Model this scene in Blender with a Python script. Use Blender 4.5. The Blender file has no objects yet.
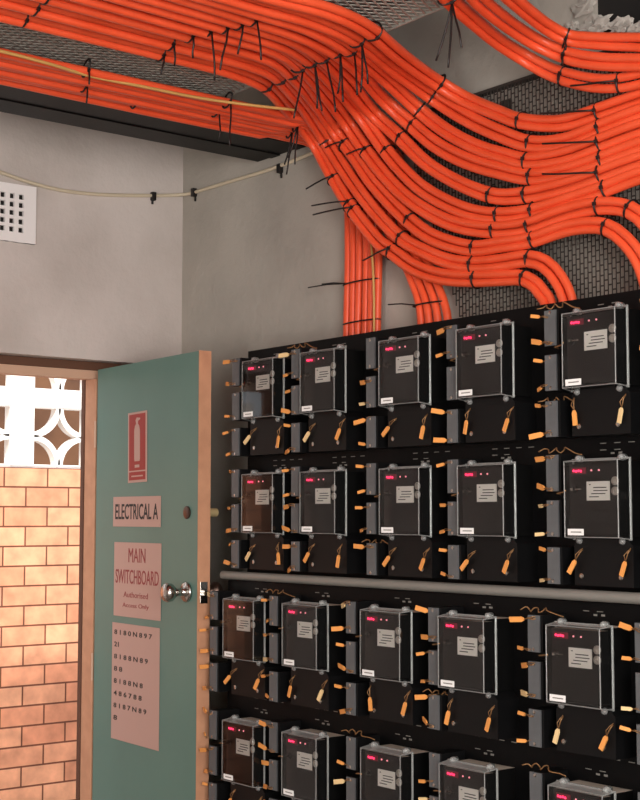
import bpy, math, random
from mathutils import Vector, Matrix
random.seed(7)
S = bpy.context.scene
COL = S.collection

# ------------------------------------------------------------------ camera
F = 1400.0
YAW = math.atan2(1762, 1400); PIT = math.atan(117/1400)
CAM = Vector((0, 0, 1.5))
cd = bpy.data.cameras.new('camera'); cam = bpy.data.objects.new('camera', cd); COL.objects.link(cam)
cd.sensor_fit = 'VERTICAL'; cd.sensor_height = 24; cd.lens = 24*F/800
cd.clip_start = 0.02; cd.clip_end = 100
cam.location = CAM; cam.rotation_euler = (math.pi/2+PIT, 0, YAW)
S.camera = cam

# ------------------------------------------------------------------ light
S.view_settings.view_transform = 'Standard'
S.view_settings.look = 'None'
S.view_settings.exposure = 0.0
S.view_settings.gamma = 1.0
w = bpy.data.worlds.new('world'); S.world = w; w.use_nodes = True
bg = w.node_tree.nodes['Background']
bg.inputs[0].default_value = (0.93, 0.95, 1.0, 1); bg.inputs[1].default_value = 1.6

def sun(rot_dir, strength, color, angle):
    d = bpy.data.lights.new('sun', 'SUN'); d.energy = strength; d.color = color; d.angle = angle
    o = bpy.data.objects.new('sun', d); COL.objects.link(o)
    o.rotation_euler = Vector(rot_dir).to_track_quat('-Z', 'Y').to_euler()
sun((-0.50, 0.25, -0.86), 5.6, (1.0, 0.93, 0.85), 0.05)

def area(name, loc, target, sx, sy, energy, color):
    d = bpy.data.lights.new(name, 'AREA'); d.shape = 'RECTANGLE'; d.size = sx; d.size_y = sy
    d.energy = energy; d.color = color
    o = bpy.data.objects.new(name, d); COL.objects.link(o); o.location = loc
    o.rotation_euler = (Vector(target)-Vector(loc)).to_track_quat('-Z', 'Y').to_euler()
area('fill_from_right', (1.2, 0.1, 1.7), (-3.4, 2.2, 1.9), 1.3, 1.5, 135, (1.0, 0.95, 0.91))  # unseen source added at the right to brighten the left wall
area('fill_toward_board', (-0.6, -1.5, 1.45), (-2.6, 2.4, 2.0), 1.4, 1.9, 74, (1.0, 0.96, 0.92))  # added fill for surfaces facing the camera side; no doorway there
area('fill_from_above', (-1.3, 0.9, 2.9), (-1.6, 1.2, 0), 1.2, 0.18, 10, (1.0, 0.97, 0.92))  # unseen lamp added as weak overhead fill

# ------------------------------------------------------------------ projection helpers (photo pixel -> place)
FW = Vector((-math.sin(YAW)*math.cos(PIT), math.cos(YAW)*math.cos(PIT), math.sin(PIT)))
RT = Vector((math.cos(YAW), math.sin(YAW), 0)); UP = RT.cross(FW)
def ray(px, py): return FW + RT*((px-320)/F) + UP*((400-py)/F)
def onY(px, py, y): d = ray(px, py); return CAM + d*(y/d.y)
def onX(px, py, x): d = ray(px, py); return CAM + d*(x/d.x)
def onZ(px, py, z): d = ray(px, py); return CAM + d*((z-1.5)/d.z)
def onP(px, py, p, n): d = ray(px, py); return CAM + d*((p-CAM).dot(n)/d.dot(n))
def proj(p):
    v = p-CAM; z = v.dot(FW)
    return (320+F*v.dot(RT)/z, 400-F*v.dot(UP)/z)

# ------------------------------------------------------------------ materials
def lin(c):
    return tuple(((x/255)/12.92 if x/255 <= .04045 else ((x/255+.055)/1.055)**2.4) for x in c)+(1,)
def mat(name, c, rough=.5, metal=0, c2=None, scale=8, bump=0, bscale=60, emit=0, spec=.5, coat=0, detail=4, dust=None):
    m = bpy.data.materials.new(name); m.use_nodes = True; nt = m.node_tree
    b = nt.nodes['Principled BSDF']
    b.inputs['Base Color'].default_value = lin(c); b.inputs['Roughness'].default_value = rough
    b.inputs['Metallic'].default_value = metal; b.inputs['Specular IOR Level'].default_value = spec
    if coat: b.inputs['Coat Weight'].default_value = coat; b.inputs['Coat Roughness'].default_value = .1
    tc = nt.nodes.new('ShaderNodeTexCoord')
    src = None
    if c2:
        n = nt.nodes.new('ShaderNodeTexNoise'); n.inputs['Scale'].default_value = scale; n.inputs['Detail'].default_value = detail
        nt.links.new(tc.outputs['Object'], n.inputs['Vector'])
        r = nt.nodes.new('ShaderNodeValToRGB'); r.color_ramp.elements[0].position = .35; r.color_ramp.elements[1].position = .68
        r.color_ramp.elements[0].color = lin(c); r.color_ramp.elements[1].color = lin(c2)
        nt.links.new(n.outputs['Fac'], r.inputs['Fac']); src = r.outputs['Color']
    if dust:
        g = nt.nodes.new('ShaderNodeNewGeometry'); sx = nt.nodes.new('ShaderNodeSeparateXYZ')
        nt.links.new(g.outputs['Normal'], sx.inputs[0])
        mr = nt.nodes.new('ShaderNodeMapRange'); mr.inputs[1].default_value = .6; mr.inputs[2].default_value = .85
        nt.links.new(sx.outputs['Z'], mr.inputs[0])
        mx = nt.nodes.new('ShaderNodeMix'); mx.data_type = 'RGBA'
        nt.links.new(mr.outputs[0], mx.inputs[0])
        if src: nt.links.new(src, mx.inputs[6])
        else: mx.inputs[6].default_value = lin(c)
        mx.inputs[7].default_value = lin(dust); src = mx.outputs[2]
    if src: nt.links.new(src, b.inputs['Base Color'])
    if bump:
        n = nt.nodes.new('ShaderNodeTexNoise'); n.inputs['Scale'].default_value = bscale; n.inputs['Detail'].default_value = 5
        nt.links.new(tc.outputs['Object'], n.inputs['Vector'])
        bp = nt.nodes.new('ShaderNodeBump'); bp.inputs['Strength'].default_value = bump; bp.inputs['Distance'].default_value = .01
        nt.links.new(n.outputs['Fac'], bp.inputs['Height']); nt.links.new(bp.outputs['Normal'], b.inputs['Normal'])
    if emit:
        b.inputs['Emission Color'].default_value = lin(c); b.inputs['Emission Strength'].default_value = emit
    return m

def clear_mat(name, tint, gloss, white, rough=.04):
    m = bpy.data.materials.new(name); m.use_nodes = True; nt = m.node_tree
    for n in list(nt.nodes): nt.nodes.remove(n)
    o = nt.nodes.new('ShaderNodeOutputMaterial')
    t = nt.nodes.new('ShaderNodeBsdfTransparent'); t.inputs[0].default_value = tint
    g = nt.nodes.new('ShaderNodeBsdfGlossy'); g.inputs['Roughness'].default_value = rough
    d = nt.nodes.new('ShaderNodeBsdfDiffuse'); d.inputs[0].default_value = (.8, .8, .78, 1)
    fr = nt.nodes.new('ShaderNodeFresnel'); fr.inputs[0].default_value = gloss
    m1 = nt.nodes.new('ShaderNodeMixShader'); m2 = nt.nodes.new('ShaderNodeMixShader'); m1.inputs[0].default_value = white
    nt.links.new(t.outputs[0], m1.inputs[1]); nt.links.new(d.outputs[0], m1.inputs[2])
    nt.links.new(fr.outputs[0], m2.inputs[0]); nt.links.new(m1.outputs[0], m2.inputs[1]); nt.links.new(g.outputs[0], m2.inputs[2])
    nt.links.new(m2.outputs[0], o.inputs[0])
    return m

M = dict(
    wall=mat('wall_plaster_lit', (214, 204, 198), .9, c2=(192, 182, 175), scale=2.6, bump=.25, bscale=45),  # left wall's colour raised in place of stronger light on it
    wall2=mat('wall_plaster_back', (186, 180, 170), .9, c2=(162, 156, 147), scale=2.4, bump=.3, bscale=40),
    ceil=mat('ceiling_concrete', (140, 136, 130), .9, c2=(120, 116, 110), scale=3, bump=.3),
    floor=mat('floor_concrete', (128, 122, 115), .8, c2=(108, 103, 97), scale=4, bump=.2),
    cable=mat('orange_pvc', (242, 94, 56), .36, c2=(234, 86, 48), scale=14, spec=.5),
    black=mat('black_steel', (9, 9, 9), .5, spec=.25, bump=.05, bscale=90),
    blackp=mat('black_plastic', (13, 13, 14), .45, spec=.22),
    panel=mat('panel_black', (7, 7, 8), .5, spec=.16, bump=.08, bscale=25),
    tie=mat('tie_nylon', (22, 18, 17), .45),
    mesh=mat('galvanised_mesh', (178, 176, 166), .5, metal=.2, c2=(150, 148, 140), scale=30),
    wmesh=mat('dark_perforated', (58, 51, 46), .7, metal=.1),
    body=mat('meter_body', (9, 9, 9), .5, spec=.2, dust=(196, 182, 168)),
    face=mat('meter_face', (13, 10, 10), .4, spec=.3),
    rim=clear_mat('acrylic_rim', (.9, .93, .92, 1), 1.5, .24, .3),
    glass=clear_mat('acrylic_clear', (1, 1, 1, 1), 1.5, .004),
    dustcover=clear_mat('dusty_acrylic', (.9, .9, .9, 1), 1.4, .42),
    plate=mat('nameplate_paper', (250, 248, 240), .5),
    sticker=mat('white_sticker', (245, 245, 243), .4),
    ink=mat('ink', (50, 46, 44), .7),
    led=mat('led_red', (255, 50, 96), .4, emit=2.2),
    port=mat('port_ring', (190, 184, 176), .35, metal=.5),
    ledglow=mat('led_glow', (90, 4, 26), .4, emit=.5),  # red glow around the LEDs put into an emissive colour
    led2=mat('led_pale', (255, 150, 160), .4, emit=1.2),
    steel=mat('steel', (190, 186, 180), .22, metal=1),
    dark_steel=mat('dark_bronze', (96, 78, 70), .35, metal=.9),
    brass=mat('brass', (214, 190, 140), .4, metal=.4),
    block=mat('block_grey', (96, 98, 100), .45, c2=(84, 86, 88), scale=20),
    tag=mat('tag_orange', (240, 162, 84), .5),
    tag2=mat('tag_cream', (238, 206, 150), .5),
    wire=mat('seal_wire', (150, 112, 74), .45, metal=.6),
    rail=mat('rail_grey', (140, 138, 132), .45, metal=.3),
    door=mat('door_green', (98, 136, 126), .42, c2=(92, 129, 120), scale=3, bump=.04, bscale=20),
    wood=mat('raw_wood', (206, 152, 118), .6, c2=(190, 138, 106), scale=16, bump=.1),
    frame=mat('pink_frame', (206, 168, 142), .6),
    brown=mat('frame_dark_brown', (96, 62, 44), .7),
    sign=mat('sign_plate', (194, 158, 146), .5),
    red=mat('sign_red', (158, 38, 32), .45),
    redink=mat('sign_red_ink', (150, 62, 62), .6),
    white=mat('vent_white', (250, 246, 244), .5),
    dark=mat('dark_void', (26, 22, 20), .9),
    beige=mat('beige_wire', (214, 200, 174), .5),
    breeze=mat('breeze_block_white', (248, 244, 238), .8, bump=.2),
    ochre=mat('yard_far_wall', (120, 84, 58), .9, c2=(84, 56, 40), scale=3),
    mortar=mat('rough_mortar', (196, 190, 182), .95, c2=(160, 154, 146), scale=9, bump=.6, bscale=30),
    paving=mat('yard_paving', (150, 120, 98), .9),
    tan=mat('thin_yellow_wire', (206, 160, 92), .5),
)
def brick_mat():
    m = bpy.data.materials.new('yard_brick'); m.use_nodes = True; nt = m.node_tree; b = nt.nodes['Principled BSDF']
    tc = nt.nodes.new('ShaderNodeTexCoord'); sp = nt.nodes.new('ShaderNodeSeparateXYZ'); cb = nt.nodes.new('ShaderNodeCombineXYZ')
    nt.links.new(tc.outputs['Object'], sp.inputs[0]); nt.links.new(sp.outputs['Y'], cb.inputs['X']); nt.links.new(sp.outputs['Z'], cb.inputs['Y'])
    br = nt.nodes.new('ShaderNodeTexBrick'); nt.links.new(cb.outputs[0], br.inputs['Vector'])
    br.inputs['Scale'].default_value = 1; br.inputs['Brick Width'].default_value = .208; br.inputs['Row Height'].default_value = .0858
    br.inputs['Mortar Size'].default_value = .0042; br.inputs['Mortar Smooth'].default_value = .25; br.inputs['Bias'].default_value = 0
    br.inputs['Color1'].default_value = lin((212, 140, 106)); br.inputs['Color2'].default_value = lin((230, 168, 130))
    br.inputs['Mortar'].default_value = lin((112, 66, 46))
    n = nt.nodes.new('ShaderNodeTexNoise'); n.inputs['Scale'].default_value = 13; n.inputs['Detail'].default_value = 5
    nt.links.new(tc.outputs['Object'], n.inputs['Vector'])
    mp = nt.nodes.new('ShaderNodeMapRange'); mp.inputs[3].default_value = .45; mp.inputs[4].default_value = 1.5
    nt.links.new(n.outputs['Fac'], mp.inputs[0])
    mx = nt.nodes.new('ShaderNodeVectorMath'); mx.operation = 'SCALE'
    nt.links.new(br.outputs['Color'], mx.inputs[0]); nt.links.new(mp.outputs[0], mx.inputs['Scale'])
    nt.links.new(mx.outputs[0], b.inputs['Base Color']); b.inputs['Roughness'].default_value = .9
    bp = nt.nodes.new('ShaderNodeBump'); bp.inputs['Strength'].default_value = .5; bp.inputs['Distance'].default_value = .006; bp.invert = True
    nt.links.new(br.outputs['Fac'], bp.inputs['Height']); nt.links.new(bp.outputs['Normal'], b.inputs['Normal'])
    return m
M['brick'] = brick_mat()

# ------------------------------------------------------------------ mesh builder
class MB:
    def __init__(s): s.v = []; s.f = []; s.m = []; s.mi = 0
    def add(s, vs, fs):
        o = len(s.v); s.v += [tuple(v) for v in vs]; s.f += [tuple(i+o for i in f) for f in fs]; s.m += [s.mi]*len(fs)
        return s
    def box(s, a, b):
        x0, y0, z0 = [min(a[i], b[i]) for i in range(3)]; x1, y1, z1 = [max(a[i], b[i]) for i in range(3)]
        vs = [(x0,y0,z0),(x1,y0,z0),(x1,y1,z0),(x0,y1,z0),(x0,y0,z1),(x1,y0,z1),(x1,y1,z1),(x0,y1,z1)]
        return s.add(vs, [(0,3,2,1),(4,5,6,7),(0,1,5,4),(1,2,6,5),(2,3,7,6),(3,0,4,7)])
    def obox(s, c, ax, ay, az, hx, hy, hz):
        c = Vector(c); vs = []
        for k in (-1, 1):
            for j, i in ((-1,-1),(-1,1),(1,1),(1,-1)):
                vs.append(c+ax*(i*hx)+ay*(j*hy)+az*(k*hz))
        return s.add(vs, [(0,3,2,1),(4,5,6,7),(0,1,5,4),(1,2,6,5),(2,3,7,6),(3,0,4,7)])
    def prism(s, poly, n):          # poly: list of Vector, n: extrusion vector
        k = len(poly); vs = [Vector(p) for p in poly]+[Vector(p)+n for p in poly]
        fs = [tuple(range(k))[::-1], tuple(range(k, 2*k))]+[(i, (i+1) % k, (i+1) % k+k, i+k) for i in range(k)]
        return s.add(vs, fs)
    def tube(s, pts, r, n=8, cap=True, closed=False):
        pts = [Vector(p) for p in pts]; N = len(pts); T = []
        for i in range(N):
            if closed: t = pts[(i+1) % N]-pts[i-1]
            else: t = pts[min(i+1, N-1)]-pts[max(i-1, 0)]
            T.append(t.normalized())
        a = Vector((0,0,1)) if abs(T[0].z) < .9 else Vector((1,0,0))
        u = T[0].cross(a).normalized(); vs = []
        for i in range(N):
            u = (u-T[i]*u.dot(T[i])).normalized(); v = T[i].cross(u)
            rr = r[i] if isinstance(r, (list, tuple)) else r
            for k in range(n):
                an = 2*math.pi*k/n; vs.append(pts[i]+u*(rr*math.cos(an))+v*(rr*math.sin(an)))
        fs = []
        for i in range(N if closed else N-1):
            j = (i+1) % N
            for k in range(n): fs.append((i*n+k, i*n+(k+1) % n, j*n+(k+1) % n, j*n+k))
        if cap and not closed: fs += [tuple(range(n))[::-1], tuple((N-1)*n+k for k in range(n))]
        return s.add(vs, fs)
    def lathe(s, c, axis, prof, n=20):   # prof: (distance along axis, radius)
        c = Vector(c); axis = Vector(axis).normalized()
        a = Vector((0,0,1)) if abs(axis.z) < .9 else Vector((1,0,0)); u = axis.cross(a).normalized(); v = axis.cross(u); vs = []
        for d, r in prof:
            for k in range(n):
                an = 2*math.pi*k/n; vs.append(c+axis*d+u*(r*math.cos(an))+v*(r*math.sin(an)))
        fs = [(i*n+k, i*n+(k+1) % n, (i+1)*n+(k+1) % n, (i+1)*n+k) for i in range(len(prof)-1) for k in range(n)]
        fs += [tuple(range(n))[::-1], tuple((len(prof)-1)*n+k for k in range(n))]
        return s.add(vs, fs)
    def mesh(s, name, mats, smooth=False):
        me = bpy.data.meshes.new(name); me.from_pydata(s.v, [], s.f)
        for m in (mats if isinstance(mats, list) else [mats]): me.materials.append(m)
        me.polygons.foreach_set('material_index', s.m)
        if smooth: me.polygons.foreach_set('use_smooth', [True]*len(s.f))
        me.update(); me.validate(); return me
def link(name, me, parent=None, bevel=0, origin=False):
    o = bpy.data.objects.new(name, me); COL.objects.link(o)
    if parent: o.parent = parent
    if bevel:
        b = o.modifiers.new('bevel', 'BEVEL'); b.width = bevel; b.segments = 2; b.limit_method = 'ANGLE'
    return o
def build(mb, name, m, parent=None, bevel=0, smooth=False, auto=False):
    me = mb.mesh(name, m, smooth)
    if auto:
        me.polygons.foreach_set('use_smooth', [True]*len(me.polygons)); me.set_sharp_from_angle(angle=math.radians(35))
    return link(name, me, parent, bevel)
def empty(name, loc=(0,0,0)):
    o = bpy.data.objects.new(name, None); o.empty_display_size = .05; COL.objects.link(o); o.location = loc; return o
def tag(o, label, cat, group=None, kind=None):
    if label: o['label'] = label
    if cat: o['category'] = cat
    if group: o['group'] = group
    if kind: o['kind'] = kind
    return o
def struct(mb, name, m, parent=None, bevel=0):
    o = build(mb, name, m, parent, bevel)
    if not parent: o['kind'] = 'structure'
    return o
def catmull(P, step=.02):
    P = [Vector(p) for p in P]; out = []
    Q = [P[0]*2-P[1]]+P+[P[-1]*2-P[-2]]
    for i in range(1, len(Q)-2):
        p0, p1, p2, p3 = Q[i-1:i+3]
        t0 = 0; t1 = t0+max((p1-p0).length, 1e-5)**.5; t2 = t1+max((p2-p1).length, 1e-5)**.5; t3 = t2+max((p3-p2).length, 1e-5)**.5
        n = max(1, min(14, int((p2-p1).length/step)))
        for k in range(n):
            t = t1+(t2-t1)*k/n
            A1 = p0*((t1-t)/(t1-t0))+p1*((t-t0)/(t1-t0)); A2 = p1*((t2-t)/(t2-t1))+p2*((t-t1)/(t2-t1)); A3 = p2*((t3-t)/(t3-t2))+p3*((t-t2)/(t3-t2))
            B1 = A1*((t2-t)/(t2-t0))+A2*((t-t0)/(t2-t0)); B2 = A2*((t3-t)/(t3-t1))+A3*((t-t1)/(t3-t1))
            out.append(B1*((t2-t)/(t2-t1))+B2*((t-t1)/(t2-t1)))
    out.append(P[-1]); return out
def text_mesh(body, size, name, sx=1.0, bold=0):
    c = bpy.data.curves.new(name, 'FONT'); c.body = body; c.size = size; c.align_x = 'CENTER'; c.align_y = 'CENTER'
    c.extrude = .0003; c.offset = bold; c.resolution_u = 3
    o = bpy.data.objects.new(name, c); COL.objects.link(o); dg = bpy.context.evaluated_depsgraph_get(); dg.update()
    me = bpy.data.meshes.new_from_object(o.evaluated_get(dg)); bpy.data.objects.remove(o)
    me.transform(Matrix.Diagonal((sx, 1, 1, 1))); me.materials.clear(); return me

# ------------------------------------------------------------------ the room
YW = 2.705; XL = -4.2; XR = 1.6; YB = -1.6; ZC = 3.02; XO = -4.285
DH = 2.035                                   # lintel height
Y0, Y1 = 1.60, 2.362                         # the doorway in the left wall
b = MB(); b.box((XO, YB-.2, -.1), (XR+.2, YW+.2, 0)); struct(b, 'floor', M['floor'])
b = MB(); b.box((XO, YB-.2, ZC), (XR+.2, YW+.25, ZC+.12)); struct(b, 'ceiling', M['ceil'])
b = MB(); b.box((XO, YB, 0), (XL, Y0-.035, ZC)); b.box((XO, Y1+.038, 0), (XL, 2.53, 1.985)); b.box((XO, 2.53, 0), (XL, YW, ZC)); b.box((XO, Y0-.035, DH), (XL, 2.53, ZC))
struct(b, 'wall_left', M['wall'])
# back wall with a rough cable opening high on its right
OX0, OX1, OZ0, OZ1 = -2.275, -1.0, 2.715, 3.0
b = MB(); b.box((XO, YW, 0), (OX0, YW+.2, ZC)); b.box((OX0, YW, 0), (OX1, YW+.2, OZ0)); b.box((OX1, YW, 0), (XR+.2, YW+.2, ZC)); b.box((OX0, YW, OZ1), (OX1, YW+.2, ZC))
struct(b, 'wall_back', M['wall2'])
b = MB(); b.box((OX0-.02, YW+.2, OZ0-.02), (OX1+.02, YW+.22, OZ1+.02)); b.box((OX0, YW+.006, OZ0+.004), (OX0+.004, YW+.2, OZ1)); b.box((OX0, YW+.006, OZ0), (OX1, YW+.2, OZ0+.004)); struct(b, 'opening_shade', M['dark'])  # dark sheets paint the shade inside the cable opening
b = MB(); b.box((XR, YB, 0), (XR+.2, YW, ZC)); struct(b, 'wall_right', M['wall'])
b = MB(); b.box((XO, YB-.2, 0), (XR+.2, YB, ZC)); struct(b, 'wall_front', M['wall'])
# door frame
fr = tag(empty('trim_1', (XL, Y1, 0)), None, None, kind='structure')
def fpart(a, c, name, m):
    bb = MB(); off = Vector((XL, Y1, 0)); bb.box(Vector(a)-off, Vector(c)-off); return build(bb, name, m, fr, .002)
fpart((XO+.01, Y1, 0), (XL-.002, Y1+.036, 1.971), 'jamb', M['wood'])
fpart((XO+.01, Y0-.034, 0), (XL-.002, Y0, 1.971), 'jamb', M['wood'])
fpart((XO-.004, Y0-.034, 1.972), (XL-.05, Y1+.036, 2.004), 'head', M['frame'])
fpart((XO+.004, Y0-.034, 2.0045), (XL-.052, 2.529, DH-.001), 'head_shade', M['brown'])  # brown block paints the shadow gap over the door and the soffit's shade
fpart((XO-.012, Y1-.004, 0), (XO+.009, Y1+.036, DH-.035), 'outer_strip', M['brown'])  # dark brown strip along the outer side of the jamb

# ------------------------------------------------------------------ the door
DR = onZ(199, 350.6, 2.0); Hn = Vector((XL+.012, 2.359, 0)); Rn = Vector((DR.x, DR.y, 0))
du = (Rn-Hn); DW = du.length; du.normalize(); dn = Vector((du.y, -du.x, 0))       # dn points to the viewer
DZ = 2.0
door = tag(empty('door_1', Hn), None, None, kind='structure')
b = MB(); b.obox(du*(DW/2)-dn*.021+Vector((0,0,DZ/2+.004)), du, dn, Vector((0,0,1)), DW/2-.001, .0205, DZ/2-.004)
build(b, 'door_leaf', M['door'], door, .0015)
b = MB(); b.obox(du*(DW+.0008)-dn*.021+Vector((0,0,DZ/2+.004)), du, dn, Vector((0,0,1)), .0016, .021, DZ/2-.003)
tag(build(b, 'edge_strip', M['wood'], door), 'bare wooden free edge', None)
def dloc(px, py, off=0):   # point on the door face in the door's own frame (u, z)
    p = onP(px, py, Hn, dn); q = p-Hn; return q.dot(du), p.z
ku, kz = dloc(187, 592)
kp = du*ku+Vector((0,0,kz))
kn = empty('door_knob', kp); kn.parent = door
b = MB(); b.lathe((0,0,0), dn, [(0, .030), (.006, .031), (.010, .026), (.012, .012), (.034, .011), (.044, .018), (.055, .027), (.068, .029), (.078, .024), (.083, .012)], 24)
build(b, 'knob', M['steel'], kn, smooth=True)
b = MB(); b.lathe(-dn*.042, -dn, [(0, .030), (.006, .031), (.010, .026), (.012, .012), (.03, .011), (.040, .018), (.050, .027), (.062, .029), (.07, .024), (.074, .012)], 24)
build(b, 'knob', M['dark_steel'], kn, smooth=True)
lu = du*(DW+.0026)-dn*.021+Vector((0,0,kz))
b = MB(); b.obox(lu, du, dn, Vector((0,0,1)), .0015, .013, .032); b.obox(lu+du*.006, du, dn, Vector((0,0,1)), .006, .007, .008)
build(b, 'latch_plate', M['steel'], door, .001)
cu, cz = dloc(187.5, 512.5)
b = MB(); b.lathe(du*cu+Vector((0,0,cz)), dn, [(0, .0195), (.004, .0195), (.006, .016)], 24); build(b, 'deadlock_cylinder', M['dark_steel'], door, auto=True)
b = MB(); b.lathe(du*(DW-.045)+Vector((0,0,cz))-dn*.042, -dn, [(0, .018), (.012, .018), (.016, .014), (.05, .013), (.052, .010)], 20); build(b, 'deadlock_turn', M['brass'], door, auto=True)
for hz in (.25, 1.0, 1.78):
    b = MB(); b.tube([Vector((0,0,hz-.045))-du*.004+dn*.003, Vector((0,0,hz+.045))-du*.004+dn*.003], .004, 10); build(b, 'hinge', M['frame'], door, smooth=False)

# signs fixed to the door (flat plates)
DQ = Matrix((( du.x, 0, dn.x), (du.y, 0, dn.y), (0, 1, 0)))   # columns: local x = du, local y = up, local z = to the viewer
def sign(name, px0, py0, px1, py1, m, label, cat, skew=0):
    u0, z0 = dloc(px0, py0); u1, z1 = dloc(px1, py1)
    u0, u1 = min(u0, u1), max(u0, u1); z0, z1 = min(z0, z1), max(z0, z1)
    W, H = u1-u0, z1-z0
    e = empty(name, Hn+du*((u0+u1)/2)+Vector((0,0,(z0+z1)/2))+dn*.0006)
    e.rotation_euler = (DQ.to_4x4()@Matrix.Rotation(skew, 4, 'Z')).to_euler()
    b = MB(); b.box((-W/2, -H/2, 0), (W/2, H/2, .0016)); build(b, 'plate', m, e)
    return tag(e, label, cat), W, H
def stext(e, body, cx, cy, W, H, m, name='lettering', bold=0):
    me = text_mesh(body, .05, name, 1, bold)
    xs = [v.co.x for v in me.vertices]; ys = [v.co.y for v in me.vertices]
    sw = W/(max(xs)-min(xs)); sh = H/(max(ys)-min(ys)); mx = (max(xs)+min(xs))/2; my = (max(ys)+min(ys))/2
    for v in me.vertices: v.co = ((v.co.x-mx)*sw+cx, (v.co.y-my)*sh+cy, v.co.z+.0020)
    me.materials.append(m); return link(name, me, e)
e, W, H = sign('fire_extinguisher_sign', 129, 413, 147, 482, M['sign'], 'narrow red fire extinguisher sign with pale border, topmost on the green door', 'sign', .02)
b = MB(); b.box((-W*.43, -H*.33, .0016), (W*.43, H*.47, .0022)); build(b, 'red_field', M['red'], e)
b = MB(); b.box((-W*.43, -H*.465, .0016), (W*.43, -H*.35, .0022)); build(b, 'red_band', M['red'], e)
pr = [(-.13,-.2),(.13,-.2),(.15,-.17),(.15,.24),(.11,.3),(.05,.33),(.05,.37),(.16,.39),(.16,.41),(-.02,.42),(-.08,.38),(-.05,.33),(-.11,.3),(-.15,.24),(-.15,-.17)]
b = MB(); b.prism([Vector((x*W, y*H, .0022)) for x, y in pr], Vector((0,0,.0005))); build(b, 'extinguisher_symbol', M['sign'], e)
b = MB(); b.box((-W*.12, -H*.29, .0022), (W*.12, -H*.25, .0027)); b.box((-W*.3, -H*.42, .0022), (W*.3, -H*.40, .0027)); build(b, 'small_print', M['sign'], e)
e, W, H = sign('room_name_sign', 114, 497, 161, 527, M['sign'], 'pale sign reading ELECTRICAL A on the green door', 'sign')
stext(e, 'ELECTRICAL A', 0, 0, W*.90, H*.52, M['ink'], bold=.0006)
e, W, H = sign('main_switchboard_sign', 115, 542, 161, 621, M['sign'], 'pinkish MAIN SWITCHBOARD warning sign beside the door knob', 'sign')
stext(e, 'MAIN', 0, H*.33, W*.36, H*.19, M['redink'])
stext(e, 'SWITCHBOARD', 0, H*.04, W*.92, H*.19, M['redink'], bold=.0002)
stext(e, 'Authorised', -W*.02, -H*.20, W*.52, H*.075, M['redink'])
stext(e, 'Access Only', -W*.02, -H*.35, W*.56, H*.075, M['redink'])
e, W, H = sign('circuit_number_sign', 113, 622, 159, 751, M['sign'], 'tall pinkish sign with rows of small numbers, lowest on the green door', 'sign')
for k, (t, wd) in enumerate([('8 1 8 0 N 8 9 7', .80), ('21', .10), ('8 1 8 8 N 8 9', .72), ('8 8', .18), ('8 1 8 8 N 8', .62), ('4 8 6 7 8 8', .60), ('8 1 8 7 N 8 9', .70), ('8', .08)]):
    stext(e, t, -W*.45+W*wd/2, H*(.42-.105*k), W*wd, H*.042, M['ink'], bold=.0008)

# ------------------------------------------------------------------ vent on the left wall
vz0, vz1 = 2.403, 2.596; vy1 = 2.118; vy0 = vy1-.24
ve = tag(empty('wall_vent', (XL, (vy0+vy1)/2, (vz0+vz1)/2)), 'white wall vent with square holes at the left edge', 'vent')
hy = [vy1-.054-.033*k-(vy0+vy1)/2 for k in range(5)][::-1]; hz = [-.0277*2+.0277*k for k in range(5)]; hh = .0085
ys = [-.12]+[v for c in hy for v in (c-hh, c+hh)]+[.12]; zs = [-.0965]+[v for c in hz for v in (c-hh, c+hh)]+[.0965]
b = MB()
for i in range(0, len(ys), 2): b.box((.004, ys[i], -.0965), (.014, ys[i+1], .0965))
for i in range(0, len(zs), 2): b.box((.004, -.1199, zs[i]), (.0138, .1199, zs[i+1]))
build(b, 'grille', M['white'], ve)
b = MB(); b.box((.0005, -.115, -.09), (.004, .115, .09)); build(b, 'dark_backing', M['dark'], ve)

# ------------------------------------------------------------------ outdoors: brick wall, breeze blocks
XB = -5.6
b = MB(); b.box((XB-.11, .6, -.02), (XB, 5.2, 1.7165)); o = struct(b, 'wall_yard', M['brick'])
b = MB(); b.box((XB-1.6, .0, -.12), (XO-.001, 5.6, -.02)); struct(b, 'ground', M['paving'])
b = MB(); b.box((XB-1.5, .2, -.02), (XB-1.4, 5.6, 3.4)); struct(b, 'wall_yard_far', M['ochre'])
def breeze(yc, zc, s=.27, t=.1):
    h = s/2; bar = .006; mb = MB(); n = 10
    # outer square frame
    mb.box((0, -h, -h), (t, h, -h+bar)); mb.box((0, -h, h-bar), (t, h, h)); mb.box((0, -h, -h+bar), (t, -h+bar, h-bar)); mb.box((0, h-bar, -h+bar), (t, h, h-bar))
    R = h+.004; r = R-.024
    for sy in (-1, 1):
        for sz in (-1, 1):
            vs = []; cnt = n+1
            for k in range(cnt):
                a = math.pi/2*k/n; ca, sa = math.cos(a), math.sin(a)
                for rr in (r, R):
                    yy = sy*(h-.002)-sy*rr*ca; zz = sz*(h-.002)-sz*rr*sa
                    vs.append((.002, yy, zz)); vs.append((t-.002, yy, zz))
            fs = []
            for k in range(cnt-1):
                o = k*4; p = o+4
                fs += [(o, p, p+1, o+1), (o+2, o+3, p+3, p+2), (o, o+2, p+2, p), (o+1, p+1, p+3, o+3)]
            fs += [(0, 1, 3, 2), ((cnt-1)*4, (cnt-1)*4+2, (cnt-1)*4+3, (cnt-1)*4+1)]
            mb.add(vs, fs)
    return mb
yb0 = onX(33, 430, XB).y; bs = .262
zb = 1.7165
proto = breeze(0, 0, bs, .05).mesh('breeze_block', M['breeze'])
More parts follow.
